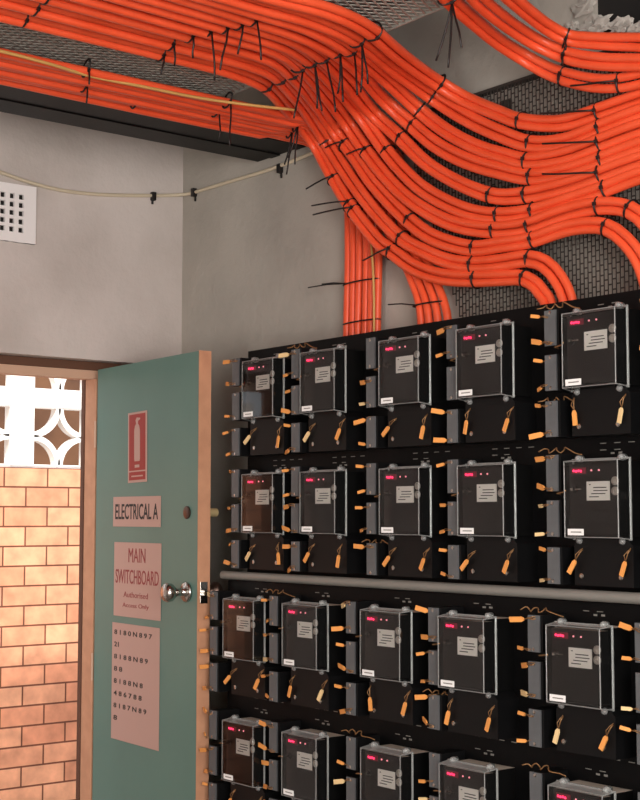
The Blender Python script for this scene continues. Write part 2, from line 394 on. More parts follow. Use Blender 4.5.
places = {(0,0): 'white breeze block with a pierced star on the brick wall beside the door frame', (-1,0): 'white breeze block on the brick wall at the far left edge',
          (-2,0): 'white breeze block on the brick wall further left beyond the doorway edge', (-2,1): 'upper white breeze block further left beyond the doorway edge',
          (0,1): 'upper white breeze block in the second course beside the door frame', (-1,1): 'upper white breeze block in the second course at the left edge'}
for (i, j), lab in places.items():
    o = link('breeze_block', proto); o.location = (XB-.05, yb0+bs/2+i*(bs+.105), zb+.008+bs/2+j*(bs+.075)); tag(o, lab, 'breeze block', 'breeze blocks on the brick wall')
b = MB(); b.box((XB-.05, .7, zb), (XB-.004, 5.1, zb+.008)); b.box((XB-.05, .7, zb+.008+bs), (XB+.003, 5.1, zb+.083+bs)); 
for i in (0, -1, -2): b.box((XB-.049, yb0-.105+i*(bs+.105), zb+.0085), (XB+.0045, yb0+i*(bs+.105), zb+.083+2*bs))
struct(b, 'trim_3', M['breeze'])

# ------------------------------------------------------------------ switchboard panels
PU, PL = 2.45, 2.41; ZS = 1.325
up = tag(empty('switchboard_panel', (-2.6, PU, ZS)), 'black steel backing panel carrying the upper two rows of meters', 'panel')
def rel(mb, off): mb.v = [(x-off[0], y-off[1], z-off[2]) for x, y, z in mb.v]; return mb
off = (-2.6, PU, ZS)
b = MB(); b.box((-3.434, PU, ZS), (-1.2, PU+.012, 2.0)); build(rel(b, off), 'sheet', M['panel'], up, .001)
b = MB(); b.box((-3.434, PU+.013, 1.985), (-1.2, PU+.04, 2.0)); build(rel(b, off), 'top_lip', M['panel'], up)
for x in (-3.42, -2.3, -1.25):
    b = MB(); b.box((x, PU+.0135, 0), (x+.04, PU+.055, 1.984)); build(rel(b, off), 'upright', M['black'], up)
lp = tag(empty('switchboard_panel', (-2.6, PL, .3)), 'black steel backing panel carrying the lower two rows of meters', 'panel'); off2 = (-2.6, PL, .3)
b = MB(); b.box((-3.475, PL, .32), (-1.2, PL+.012, ZS-.012)); build(rel(b, off2), 'sheet', M['panel'], lp, .001)
for x in (-3.47, -1.25):
    b = MB(); b.box((x, PL+.0125, 0), (x+.04, PL+.0385, ZS-.013)); build(rel(b, off2), 'upright', M['black'], lp)
b = MB(); b.tube([(-3.47, 2.388, ZS+.003), (-1.2, 2.388, ZS+.003)], .0125, 12)
b.box((-3.45, 2.388, ZS-.004), (-3.44, PU, ZS+.006)); b.box((-1.3, 2.388, ZS-.004), (-1.29, PU, ZS+.006))
tag(build(b, 'grey_rail', M['rail'], auto=True), 'grey horizontal rail running between the second and third meter rows', 'rail')

rows = [dict(T=1.951, y=PU-.10, p=PU, name='top row'), dict(T=1.622, y=PU-.10, p=PU, name='second row'),
        dict(T=1.265, y=PL-.10, p=PL, name='third row'), dict(T=.921, y=PL-.10, p=PL, name='bottom row')]
colsU = [-3.322, -3.046, -2.714, -2.428, -2.090]; colsL = [-3.356, -3.073, -2.743, -2.456, -2.113]
cname = ['leftmost', 'second from left', 'middle', 'fourth from left', 'rightmost']
# printed white marks on the panels
for pan, ofs, rr in ((up, off, (0, 1)), (lp, off2, (2, 3))):
    for r in rr:
        R = rows[r]; cols = colsU if r < 2 else colsL; p_ = R['p']
        for c in cols:
            for z, k in ((R['T']+.027, 2), (R['T']-.287, 4)):
                if z > 1.99 or (r == 1 and z < ZS+.02): continue
                mk = MB()
                for q in range(k):
                    x = c+.02+q*.040; mk.box((x, p_-.0012, z), (x+.017, p_-.0002, z+.0017))
                build(rel(mk, ofs), 'printed_mark', M['rail'], pan)
            mk = MB(); mk.box((c+.05, p_-.0012, R['T']+.018), (c+.060, p_-.0002, R['T']+.022)); mk.box((c+.072, p_-.0012, R['T']+.018), (c+.082, p_-.0002, R['T']+.0225))
            build(rel(mk, ofs), 'printed_mark', M['rail'], pan)

# ------------------------------------------------------------------ meters
MWd, MHt = .150, .166
def meter_meshes():
    D = {}
    b = MB(); b.box((0, .038, -MHt), (MWd, .0995, 0)); b.box((.008, .014, -MHt+.006), (MWd-.008, .038, -.006)); D['housing'] = b.mesh('housing', M['body'])
    b = MB(); b.box((.006, .011, -MHt+.008), (MWd-.006, .0135, -.006)); D['face_panel'] = b.mesh('face_panel', M['face'])
    # clear cover: tapered front pane and four side walls
    f = [(0, 0, 0), (MWd, 0, 0), (MWd, 0, -MHt), (0, 0, -MHt)]
    g = [(-.004, .036, .004), (MWd+.004, .036, .004), (MWd+.004, .036, -MHt-.004), (-.004, .036, -MHt-.004)]
    b = MB(); b.add(f+g, [(0, 3, 2, 1), (1, 2, 6, 5), (2, 3, 7, 6), (3, 0, 4, 7)]); b.mi = 1; b.add([f[0], f[1], g[1], g[0]], [(0, 1, 2, 3)])
    D['clear_cover'] = b.mesh('clear_cover', [M['glass'], M['dustcover']])
    b = MB()
    for i in range(4):
        j = (i+1) % 4; b.tube([f[i], f[j]], .0013, 6); b.tube([g[i], g[j]], .0022, 6); b.tube([f[i], g[i]], .0014, 6)
    e_ = .0065
    b.box((-e_, .0335, .003), (MWd+e_, .0375, e_)); b.box((-e_, .0335, -MHt-e_), (MWd+e_, .0375, -MHt-.003)); b.box((-e_, .0335, -MHt-.003), (-.003, .0375, .003)); b.box((MWd+.003, .0335, -MHt-.003), (MWd+e_, .0375, .003))
    D['cover_rim'] = b.mesh('cover_rim', M['rim'])
    b = MB(); b.box((MWd*.09, .0100, -MHt*.165), (MWd*.36, .0109, -MHt*.085)); D['led_glow_patch'] = b.mesh('led_glow_patch', M['ledglow'])  # glowing patch imitates the blur of light round the LEDs
    b = MB(); b.box((MWd*.37, .0093, -MHt*.52), (MWd*.80, .0108, -MHt*.27)); D['nameplate'] = b.mesh('nameplate', M['plate'])
    b = MB()
    for k, (x0, x1) in enumerate([(.42, .45), (.5, .74), (.5, .76), (.46, .72), (.42, .6)]):
        z = -MHt*(.31+.04*k); b.box((MWd*x0, .0088, z-.0012), (MWd*x1, .0094, z+.0008))
    D['print'] = b.mesh('print', M['ink'])
    b = MB(); b.box((MWd*.06, -.0012, -MHt*.975), (MWd*.36, -.0002, -MHt*.89)); D['asset_sticker'] = b.mesh('asset_sticker', M['sticker'])
    b = MB(); b.box((MWd*.12, -.0016, -MHt*.94), (MWd*.32, -.0011, -MHt*.925)); D['sticker_print'] = b.mesh('sticker_print', M['rail'])
    b = MB()
    for k in range(4): b.lathe((MWd*(.13+.045*k), .0100, -MHt*(.125+.006*(k % 2))), (0, -1, 0), [(0, .0030), (.0012, .0026)], 8)
    D['digit_display'] = b.mesh('digit_display', M['led'])
    b = MB(); b.lathe((0, 0, 0), (0, -1, 0), [(0, .0022), (.0015, .0018)], 8); D['indicator_lamp'] = b.mesh('indicator_lamp', M['led2'])
    b = MB(); b.lathe((0, 0, 0), (0, -1, 0), [(0, .0095), (.003, .0095), (.004, .0075), (.0015, .0065), (.0015, .003), (.003, .002)], 14); D['round_port'] = b.mesh('round_port', M['port'])
    b = MB(); b.lathe((0, 0, 0), (0, -1, 0), [(0, .009), (.003, .009), (.004, .005), (.007, .004), (.0085, .002)], 12); b.mi = 1; b.box((.006, -.006, -.0012), (.024, -.004, .0014)); b.box((-.004, -.0095, -.003), (.003, -.0085, .003))
    D['reset_key'] = b.mesh('reset_key', [M['blackp'], M['steel']])
    b = MB(); b.lathe((0, 0, 0), (0, -1, 0), [(-.012, .0075), (.0, .0078), (.005, .0066), (.008, .003)], 12); D['cover_screw'] = b.mesh('cover_screw', M['rim'], True)
    b = MB(); b.tube([(.0, .03, -MHt*.40), (-.014, .026, -MHt*.40), (-.030, .024, -MHt*.41)], .0045, 8); b.mi = 1; b.tube([(.004, -.001, -MHt*.385), (-.010, .012, -MHt*.40), (-.034, .014, -MHt*.42), (-.036, .03, -MHt*.43)], .0016, 6)
    D['seal_lever'] = b.mesh('seal_lever', [M['blackp'], M['wire']])
    # terminal cover below
    z0 = -MHt-.018; z1 = z0-.088
    pr = [(.004, z0+.013), (.018, z0+.026-.008), (MWd-.006, z0+.018), (MWd+.014, z0), (MWd+.014, z1), (.0, z1), (.0, z0)]
    b = MB(); b.prism([Vector((x, .03, z)) for x, z in pr][::-1], Vector((0, .0695, 0))); D['terminal_cover'] = b.mesh('terminal_cover', M['blackp'])
    b = MB(); b.lathe((0, 0, 0), (0, -1, 0), [(0, .006), (.003, .006), (.004, .003)], 10); D['terminal_screw'] = b.mesh('terminal_screw', M['steel'])
    return D
MD = meter_meshes()
def make_meter():
    e = empty('energy_meter')
    for n in ('housing', 'face_panel', 'clear_cover', 'cover_rim', 'terminal_cover', 'nameplate', 'asset_sticker', 'led_glow_patch', 'digit_display', 'seal_lever'):
        o = link(n, MD[n], e)
        if n == 'nameplate': link('print', MD['print'], o)
        if n == 'asset_sticker': link('print', MD['sticker_print'], o)
    for x, z in ((.90, .27), (.90, .40)): link('round_port', MD['round_port'], e).location = (MWd*x, .0108, -MHt*z)
    for x in (.46, .60): link('indicator_lamp', MD['indicator_lamp'], e).location = (MWd*x, .0108, -MHt*.125)
    link('reset_key', MD['reset_key'], e).location = (MWd*.13, .0108, -MHt*.37)
    for x, z in ((.016, .007), (MWd-.014, .007), (.016, -MHt-.008), (MWd-.014, -MHt-.008)):
        link('cover_screw', MD['cover_screw'], e).location = (x, .03, z)
    for x in (.022, MWd-.018): link('terminal_screw', MD['terminal_screw'], e).location = (x, .0298, -MHt-.085)
    return e
def kids(o): return [c for c in bpy.data.objects if c.parent == o]
def copy_tree(o, parent=None):
    c = o.copy(); COL.objects.link(c); c.parent = parent
    for ch in KID[o.name]: copy_tree(ch, c)
    return c
KID = {}
def register(o):
    KID[o.name] = kids(o)
    for c in KID[o.name]: register(c)
pm = make_meter(); register(pm); first = True
look = {0: 'brown-reflecting cover', 1: 'red digits', 2: 'red digits', 3: 'red digits', 4: 'red digits'}
for r, R in enumerate(rows):
    for c, x in enumerate(colsU if r < 2 else colsL):
        o = pm if first else copy_tree(pm); first = False
        o.location = (x, R['y'], R['T'])
        o.rotation_euler = (random.uniform(-.004, .004), 0, random.uniform(-.006, .006))
        pos = {'leftmost': 'leftmost', 'rightmost': 'rightmost', 'middle': 'middle'}.get(cname[c], cname[c])
        tag(o, f'black electricity meter with {look[c]}, {pos} in the {R["name"]}', 'meter', 'electricity meters on the switchboard')

# ------------------------------------------------------------------ grey terminal blocks between the meters
BW = .034
b = MB(); b.box((.001, .004, .0), (BW-.001+.008, .0795, .083)); MH1 = b.mesh('housing', M['blackp'])
b = MB(); b.box((0, 0, .001), (BW, .0045, .082)); MF1 = b.mesh('face_plate', M['block'])
b = MB(); b.lathe((0, 0, 0), (0, -1, 0), [(0, .0042), (.0016, .0042), (.002, .002)], 10); MS1 = b.mesh('screw', M['steel'])
b = MB(); b.box((.006, -.0008, .02), (BW-.014, 0, .06)); ML1 = b.mesh('recess', M['rail'])
pb_ = empty('terminal_block'); link('housing', MH1, pb_); link('face_plate', MF1, pb_)
for z in (.007, .076): link('screw', MS1, pb_).location = (BW*.5, 0, z)
register(pb_)
# seal tags
def tag_mesh(m):
    b = MB()
    L, Wt, t = .034, .011, .0035
    pr = [(-L, -Wt/2), (-.006, -Wt/2), (0, -.0025), (0, .0025), (-.006, Wt/2), (-L, Wt/2)]
    b.prism([Vector((x, -t/2, z)) for x, z in pr], Vector((0, t, 0))); return b.mesh('seal_tag', m)
TM = [tag_mesh(M['tag']), tag_mesh(M['tag2'])]
b = MB(); b.tube([(0, 0, 0), (.01, .002, .001), (.02, .0, -.001), (.028, .006, 0)], .0014, 6)
b.tube([(.0, .0, .0), (.012, -.004, .004), (.022, .003, .004), (.03, .008, .002)], .0010, 5); WM = b.mesh('twisted_wire', M['wire'], True)
b = MB(); b.tube([(0, 0, 0), (.006, -.003, .002), (.010, .003, -.003), (.004, .004, .002), (.012, 0, 0)], .0018, 6); WM2 = b.mesh('twisted_wire', M['wire'], True)
ptag = [link('seal_tag', TM[0])]; link('twisted_wire', WM, ptag[0]); register(ptag[0]); used = [False, False]
def put_tag(loc, rot, label, group, scale=1, pale=False):
    if not used[0]: o = ptag[0]; used[0] = True
    else: o = copy_tree(ptag[0])
    o.location = loc; o.rotation_euler = rot; o.scale = (scale, 1, scale)
    if pale: o.data = TM[1]
    tag(o, label, 'seal tag', group)
stripU = [-3.402, -3.112, -2.788, -2.483, -2.161, -1.850]; stripL = [-3.452, -3.158, -2.824, -2.512, -2.186, -1.886]
bdesc = ['left of the leftmost meter', 'left of the second meter', 'left of the middle meter', 'left of the fourth meter', 'left of the rightmost meter', 'right of the rightmost meter']
mdesc = ['upper', 'centre', 'lower']
firstb = True
for r, R in enumerate(rows):
    st = stripU if r < 2 else stripL
    for c, x in enumerate(st):
        for k, dz in enumerate((-.065, -.167, -.272)):
            o = pb_ if firstb else copy_tree(pb_); firstb = False
            z = R['T']+dz; o.location = (x, R['p']-.08, z)
            if dz == -.167: pass
            tag(o, f'{mdesc[k]} grey terminal block {bdesc[c]}, {R["name"]}', 'terminal block', 'grey terminal blocks between the meters')
            for zz, wh in ((.072, 'top'), (.010, 'bottom')):
                if random.random() < .1: continue
                long_ = random.random() < .35
                loc = (x-.006+(.0 if not long_ else .004), R['p']-.078-random.uniform(0, .012), z+zz+random.uniform(-.004, .004))
                put_tag(loc, (random.uniform(-.3, .3), random.uniform(-.22, .22), random.uniform(-.5, .35)),
                        f'{R["name"]} tag at {wh} of {mdesc[k]} block {bdesc[c]}', 'orange tags beside the terminal blocks', .72 if not long_ else 1.08, random.random() < .12)
    for c, x in enumerate(colsU if r < 2 else colsL):
        for sx, side in ((.012, 'left'), (MWd-.004, 'right')):
            a = math.radians(random.uniform(-75, -40) if side == 'left' else random.uniform(-78, -55))
            if random.random() < .15: a = -math.radians(95)
            put_tag((x+sx+.002, R['p']-.0775-random.uniform(0, .006), R['T']-.218+random.uniform(-.006, .004)), (0, a, random.uniform(-.2, .2)),
                    f'orange tag hanging at the {side} below the {cname[c]} meter, {R["name"]}', 'orange tags hanging below the meters', 1.0, random.random() < .15)

# loose twisted wires left lying over some blocks
for r, c, k in ((0, 1, 0), (0, 4, 0), (0, 4, 2), (1, 2, 2), (1, 4, 0), (2, 1, 0), (2, 4, 0), (2, 3, 2), (3, 2, 0), (3, 4, 0)):
    x = (stripU if r < 2 else stripL)[c]; R = rows[r]; z = R['T']+(.024 if k == 0 else -.190)
    y = R['p']-.06
    pts = [(-.03, -.012, .002)]
    for q in range(9): pts.append((-.018+.008*q, .004*math.sin(q*2.1)-.004, .006*math.sin(q*1.7+r)+.004))
    pts += [(.070, .0, -.004), (.085, .004, -.008)]
    b = MB(); b.tube(catmull(pts, .004), .0015, 6); o = build(b, 'twisted_wire', M['wire'], None, smooth=True); o.location = (x, y, z)
    tag(o, f'loose twisted copper wire {"above the upper" if k == 0 else "over the lower"} block {bdesc[c]}, {R["name"]}', 'wire', 'loose twisted wires on the board')

# ------------------------------------------------------------------ overhead mesh tray and wall tray
ZM = 2.706
mx0, mx1, my0, my1 = -3.42, -1.75, -1.4, 2.24
b = MB(); pit = .023; k = 0
def clipline(c, sgn):   # line x*cos + ... : x = c + sgn*(y)*.5
    pts = []
    ya, yb_ = my0, my1
    xa, xb = c+sgn*ya*.55, c+sgn*yb_*.55
    # clip to x range
    def at(y): return c+sgn*y*.55
    t0, t1 = ya, yb_
    for lim in (mx0, mx1):
        pass
    ylo, yhi = sorted(((mx0-c)/(sgn*.55), (mx1-c)/(sgn*.55)))
    t0, t1 = max(t0, ylo), min(t1, yhi)
    if t1-t0 < .01: return None
    return (at(t0), t0), (at(t1), t1)
for sgn in (1, -1):
    c = mx0-3
    while c < mx1+3:
        q = clipline(c, sgn)
        if q:
            (xa, ya), (xb, yb_) = q
            d = Vector((xb-xa, yb_-ya, 0)); L = d.length; d.normalize()
            b.obox(((xa+xb)/2, (ya+yb_)/2, ZM+.0012+(.0018 if sgn > 0 else 0)), d, Vector((-d.y, d.x, 0)), Vector((0,0,1)), L/2, .0022, .0009)
        c += pit*1.05
tr = tag(empty('cable_tray', (-2.6, 1, ZM)), 'overhead grey expanded mesh cable tray above the orange cables', 'cable tray')
build(rel(b, (-2.6, 1, ZM)), 'mesh_sheet', M['mesh'], tr)
b = MB()
for y in (-1.2, -.3, .5, 1.35): b.box((mx0-.01, y, ZM+.005), (mx1+.01, y+.03, ZM+.03))
for x in (mx0-.003, mx1): b.box((x, my0, ZM-.002), (x+.004, my1, ZM+.03))
b.box((mx0, my1, ZM-.002), (mx1, my1+.004, ZM+.03)); build(rel(b, (-2.6, 1, ZM)), 'tray_frame', M['mesh'], tr)
for x in (-3.3, -2.0):
    for y in (-.285, 1.365):
        b = MB(); b.tube([(x, y, ZM+.03), (x, y, ZC)], .005, 8); build(rel(b, (-2.6, 1, ZM)), 'hanger_rod', M['mesh'], tr)
# wall tray (perforated sheet with staggered upright slots)
wy = 2.684; wt = tag(empty('cable_tray', (-2.2, wy, 2.3)), 'dark perforated cable tray with slots upright on the wall behind the cables', 'cable tray')
wx0, wx1, wz0, wz1 = -2.99, -1.45, 1.90, 2.655; pw, ph = .0128, .026
b = MB(); nx = int((wx1-wx0)/pw)
def zl(x): return wz0 if x > -2.70 else wz0+(wz1-wz0-.10)*min(1, (-2.70-x)/.26)
for i in range(nx+1):
    x = wx0+i*pw; z0 = zl(x)
    b.box((x-.0017, wy, z0), (x+.0017, wy+.0015, wz1))
    if i == nx: break
    z = z0+(ph/2 if i % 2 else 0)+.002
    while z < wz1-.004:
        b.box((x+.0017, wy, z-.0019), (x+pw-.0017, wy+.0015, z+.0019)); z += ph
build(rel(b, (-2.2, wy, 2.3)), 'slotted_sheet', M['wmesh'], wt)
b = MB(); b.box((wx0, wy-.004, wz1), (wx1, wy+.02, wz1+.008)); build(rel(b, (-2.2, wy, 2.3)), 'edge_lip', M['wmesh'], wt)
for x in (-2.6, -1.6):
    for z in (1.95, 2.6):
        b = MB(); b.box((x, wy+.0032, z), (x+.03, YW-.001, z+.02)); build(rel(b, (-2.2, wy, 2.3)), 'bracket', M['wmesh'], wt)
# black trunking on the left
b = MB(); b.box((-3.735, -1.5, 2.685), (-3.435, YW-.002, 2.69)); b.box((-3.735, -1.5, 2.69), (-3.73, YW-.002, 2.79)); b.box((-3.44, -1.5, 2.69), (-3.435, YW-.002, 2.735))
for x in (-3.66, -3.52): b.box((x, -1.5, 2.681), (x+.05, YW-.002, 2.685))
tk = build(b, 'black_trunking', M['black'], None, .0015); tag(tk, 'long black steel trunking under the ceiling left of the orange cables', 'trunking')

# ------------------------------------------------------------------ orange cables
ZH, YV = 2.674, 2.602
def smin(px, py, zh=ZH, yv=YV, k=14):
    d = ray(px, py); ts = []
    tH = (zh-CAM.z)/d.z if d.z > 1e-4 else 99; tW = yv/d.y
    tH = min(tH, 30); m = min(tH, tW)
    t = m-math.log(math.exp(-k*(tH-m))+math.exp(-k*(tW-m)))/k
    wgt = 1/(1+math.exp(-k*(tH-tW)))      # 1 -> on the wall
    return CAM+d*t
def normal_at(p):
    dz = ZH-p.z; dy = YV-p.y
    w_ = 1/(1+math.exp(-(dz-dy)*30)); n = Vector((0, w_, 1-w_)); return n.normalized()
def bnorm(p): return (normal_at(p)*.55+(p-CAM).normalized()*(.9 if p.y > 1.2 else .0)).normalized()
def bundle_curves(P, offs, r, twist=0):
    C = catmull(P, .025); out = [[] for _ in offs]
    for i, p in enumerate(C):
        t = (C[min(i+1, len(C)-1)]-C[max(i-1, 0)]).normalized(); n = bnorm(p)
        n = (n-t*n.dot(t)).normalized() if (n-t*n.dot(t)).length > .05 else Vector((0,1,0)); s_ = t.cross(n)
        wob = .0010*math.sin(i*.23+twist)
        for k, (a, b_) in enumerate(offs): out[k].append(p+s_*(a+wob+.0013*math.sin(i*.17+2.1*k+twist*3))+n*(b_+.0022*math.sin(i*.13+1.7*k+twist*5)))
    return C, out
RC = .0110
BND = {
 1: [(270,-4),(326,11),(354,22),(374,34),(391,48),(410,63),(440,84),(463,98),(500,114),(520,121),(562,123),(598,112),(640,98)],
 2: [(260,5),(304,17),(336,29),(363,44),(393,69),(432,97),(465,117),(500,133),(530,143),(565,141),(600,128),(640,113)],
 3: [(260,12),(300,24),(330,37),(360,57),(390,83),(419,110),(447,131),(478,147),(503,155),(526,161),(565,156),(600,143),(640,128)],
 4: [(260,20),(295,31),(322,43),(350,62),(386,102),(412,125),(435,144),(465,160),(500,171),(531,177),(565,171),(602,159),(640,145)],
 5: [(260,28),(290,38),(316,52),(345,79),(375,114),(401,138),(426,163),(452,180),(476,191),(498,197),(526,195),(565,186),(600,174),(640,160)],
 6: [(260,36),(286,45),(308,59),(332,82),(360,114),(386,151),(400,168),(421,188),(447,203),(472,212),(498,215),(533,211),(570,200),(605,189),(640,176)],
 7: [(260,44),(283,54),(303,70),(326,95),(348,124),(366,151),(382,172),(404,195),(432,214),(458,225),(494,230),(529,226),(560,215),(598,206),(629,209),(648,225),(662,260),(668,310)],
 8: [(260,54),(278,62),(298,80),(318,106),(335,132),(354,157),(370,180),(388,200),(409,220),(428,234),(447,242),(474,248),(500,245),(533,240),(562,230),(582,226),(606,227),(625,240),(642,264),(652,300)],
 9: [(250,64),(272,73),(292,92),(309,114),(326,141),(343,168),(362,195),(380,217),(401,238),(426,252),(447,261),(472,265),(500,263),(529,259),(545,264),(559,279),(568,298),(571,320)],
 10:[(239,74),(266,86),(286,106),(302,126),(316,146),(330,172),(345,198),(362,222),(382,245),(391,251),(415,268),(443,277),(475,279),(500,278),(524,278),(537,286),(547,299),(552,320)],
}
bname = ['topmost', 'second', 'third', 'fourth', 'fifth', 'sixth', 'seventh', 'eighth', 'ninth', 'lowest']
CURV = {}
def cable_obj(pts, r, label, group, m=None, name='orange_cable', cat='cable'):
    b = MB(); b.tube(pts, r, 10); o = build(b, name, m or M['cable'], None, smooth=True); return tag(o, label, cat, group)
for k in range(1, 11):
    px = BND[k]; P = [smin(*q) for q in px]
    p0 = P[0]; P = [Vector((p0.x+.05, -1.45, ZH)), Vector((p0.x+.045, 0, ZH)), Vector((p0.x+.035, 1.0, ZH)), Vector((p0.x+.012, p0.y-.25, ZH))]+P
    e = P[-1]
    if k <= 6: P += [Vector((e.x+.25, YV, e.z+.003)), Vector((e.x+1.0, YV, e.z+.003)), Vector((1.5, YV, e.z+.003))]
    else: P += [Vector((e.x+.012, YV, e.z-.15)), Vector((e.x+.015, YV, e.z-.5)), Vector((e.x+.015, YV, 1.2))]
    offs = [(RC, 0), (-RC, 0), (0, RC*1.732)]
    C, out = bundle_curves(P, offs, RC, k)
    CURV[k] = C
    for j, c in enumerate(out):
        end = 'sweeping right along the wall tray' if k <= 6 else 'dropping behind the meter board'
        cable_obj(c, RC, f'{["outer","inner","rear"][j]} orange cable in the {bname[k-1]} of ten bundles, {end}', f'orange cables of the {bname[k-1]} bundle')
# upper right bundles
UB = {1: [(490,-22),(512,-2),(530,14),(548,28),(566,38),(600,42),(640,43),(680,46)],
      2: [(462,-16),(482,3),(500,18),(520,32),(540,44),(566,55),(600,61),(640,62),(680,64)],
      3: [(432,-20),(452,2),(476,23),(500,42),(524,57),(545,69),(563,76),(594,83),(620,83),(640,79),(680,68)]}
for k, px in UB.items():
    P = [smin(q[0], q[1], ZH-.002, YV-.06 if k < 3 else YV-.03) for q in px]; p0 = P[0]; e = P[-1]
    P = [Vector((p0.x+.12, -1.45, ZH)), Vector((p0.x+.12, .6, ZH)), Vector((p0.x+.08, p0.y-.45, ZH))]+P+[Vector((e.x+.3, e.y, e.z-.02)), Vector((1.5, e.y, e.z-.03))]
    C, out = bundle_curves(P, [(RC, 0), (-RC, 0)], RC, k); CURV[10+k] = C
    for j, c in enumerate(out):
        cable_obj(c, RC, f'{["upper","lower"][j]} orange cable in the {["upper","middle","lower"][k-1]} of three pairs at the top right corner', f'orange cables of the {["upper","middle","lower"][k-1]} pair at top right')
# left tier: single cables running along the trunking, then down the wall
R2 = .0118; n2 = 10; LOWP = []
for i in range(n2):
    x = -3.192-i*.0237
    tx = -2.795-i*.029 if i < 4 else -3.083-(i-4)*.0285
    y1 = 2.635
    if i < 4:
        bt = [onY(q[0]-i*9, q[1]-2*i, 2.632) for q in ((418, 245), (430, 268), (439, 290), (446, 312))]
        P = [Vector((x, -1.45, ZH)), Vector((x, 1.0, ZH)), Vector((x, 2.0, ZH)), Vector((x, 2.50, ZH)), Vector((x+.05, 2.61, 2.662)), Vector((x+.14, 2.672, 2.61)), Vector((x+.22, 2.676, 2.50)), Vector((bt[0].x-.06, 2.655, bt[0].z+.07))]+bt+[Vector((bt[-1].x+.01, 2.632, bt[-1].z-.25)), Vector((bt[-1].x+.01, 2.632, 1.2))]
    else:
        P = [Vector((x, -1.45, ZH)), Vector((x, 1.0, ZH)), Vector((x, 2.0, ZH)), Vector((x, 2.56, ZH)), Vector((x+(tx-x)*.22, 2.645, 2.655)), Vector((x+(tx-x)*.62, 2.676, 2.58)), Vector((x+(tx-x)*.92, 2.676, 2.45)), Vector((tx, 2.67, 2.32)), Vector((tx, 2.664, 2.0)), Vector((tx, 2.664, 1.2))]
    tx = tx
    C = catmull(P, .03); LOWP.append(C); C = [q+Vector((.003*math.sin(u*.11+i*2.3), 0, -.005*(1+math.sin(u*.09+i*1.9)) if q.y < 2.5 else 0)) for u, q in enumerate(C)]
    cable_obj(C, R2, f'{["rightmost","third","second","leftmost"][i]} of four orange cables bending down onto the board mid wall' if i < 4 else f'{["rightmost","fifth from left","fourth from left","third from left","second from left","leftmost"][i-4]} orange cable dropping straight down the wall behind the board', 'orange cables bending down mid wall' if i < 4 else 'orange cables dropping straight down the wall')
# thin wires
P = [Vector((-3.2, -1.4, 2.655)), Vector((-3.2, 0.2, 2.655))]+[onZ(q[0], q[1], 2.655) for q in ((-40, 42), (0, 51), (50, 64), (90, 76), (140, 86), (200, 98), (250, 105), (295, 110))]
cable_obj(catmull(P, .03), .0042, 'thin tan wire lying along the lower left orange cables', None, M['tan'], 'thin_wire', 'wire')
P = [onY(q[0], q[1], 2.643) for q in ((371, 240), (373, 268), (374, 300), (374, 330), (375, 360))]
cable_obj(catmull(P, .03), .0035, 'thin tan wire hanging among the straight upright orange cables', None, M['tan'], 'thin_wire', 'wire')
P = [Vector((XL+.008, -1.4, 2.72)), Vector((XL+.008, .6, 2.70)), Vector((XL+.008, 1.5, 2.68))]+[onX(q[0], q[1], XL+.008) for q in ((-40, 160), (0, 172), (22, 180), (60, 190), (100, 194.5), (150, 195.5), (178, 195))]
P += [onY(q[0], q[1], YW-.008) for q in ((188, 194), (205, 189), (235, 180), (262, 172), (285, 164), (320, 150))]
cable_obj(catmull(P, .03), .0062, 'beige wire clipped across the grey walls below the trunking', None, M['beige'], 'beige_wire', 'wire')
for (px, py, w_, lab) in ((152, 196, 0, 'black clip on the beige wire left of the wall corner'), (196, 192, 1, 'black clip on the beige wire right of the wall corner'), (282, 168, 1, 'black clip on the beige wire below the end of the trunking')):
    p = onX(px, py, XL) if not w_ else onY(px, py, YW)
    b = MB()
    if not w_: b.box((-.0, -.008, -.018), (.018, .008, .012)); b.box((.0, -.004, -.03), (.006, .004, -.018))
    else: b.box((-.008, -.018, -.018), (.008, 0, .012)); b.box((-.004, -.006, -.034), (.004, 0, -.018))
    o = build(b, 'wire_clip', M['tie'], None, .002); o.location = p; tag(o, lab, 'clip')

# ------------------------------------------------------------------ cable ties
def nearest(C, px, py):
    best = None
    for i, p in enumerate(C):
        if (p-CAM).dot(FW) < .5: continue
        q = proj(p); d = (q[0]-px)**2+(q[1]-py)**2
        if best is None or d < best[0]: best = (d, i)
    return best[1]
def tie(C, px, py, label, group, tails=(), ra=.0246, rb=.0235, wide=1, shift=.0085):
    i = nearest(C, px, py); p = C[i]; t = (C[min(i+1, len(C)-1)]-C[max(i-1, 0)]).normalized(); n = bnorm(p)
    n = (n-t*n.dot(t)).normalized(); s_ = t.cross(n); c = p+n*shift; pts = []
    for k in range(18):
        a = 2*math.pi*k/18; pts.append(c+s_*(ra*math.cos(a))+n*(rb*math.sin(a)))
    b = MB(); b.tube(pts, .0027, 6, closed=True)
    o = build(b, 'cable_tie', M['tie'], None, smooth=True); tag(o, label, 'cable tie', group)
    hp = c-n*(rb*.9)+s_*(ra*.2)
    hb = MB(); hb.obox(hp-n*.002, s_, n, t, .0045, .0035, .0035); build(hb, 'tie_head', M['tie'], o)
    for d, L in tails:
        d = Vector(d).normalized(); q = [hp-n*.003, hp-n*.008+d*(L*.3), hp-n*.008+d*(L*.65)+Vector((random.uniform(-.006, .006),0,0)), hp-n*.006+d*L]
        tb = MB(); tb.tube(catmull(q, .02), .0026, 5); build(tb, 'tail', M['tie'], o, smooth=True)
    return o
dn_ = (0.05, -.1, -1)
def rt(): return (random.uniform(-.25, .3), random.uniform(-.3, .1), -1)
lineA = {10: (157,55), 9: (174,47), 8: (190,37), 7: (207,27), 6: (224,17), 5: (240,9), 4: (256,3)}
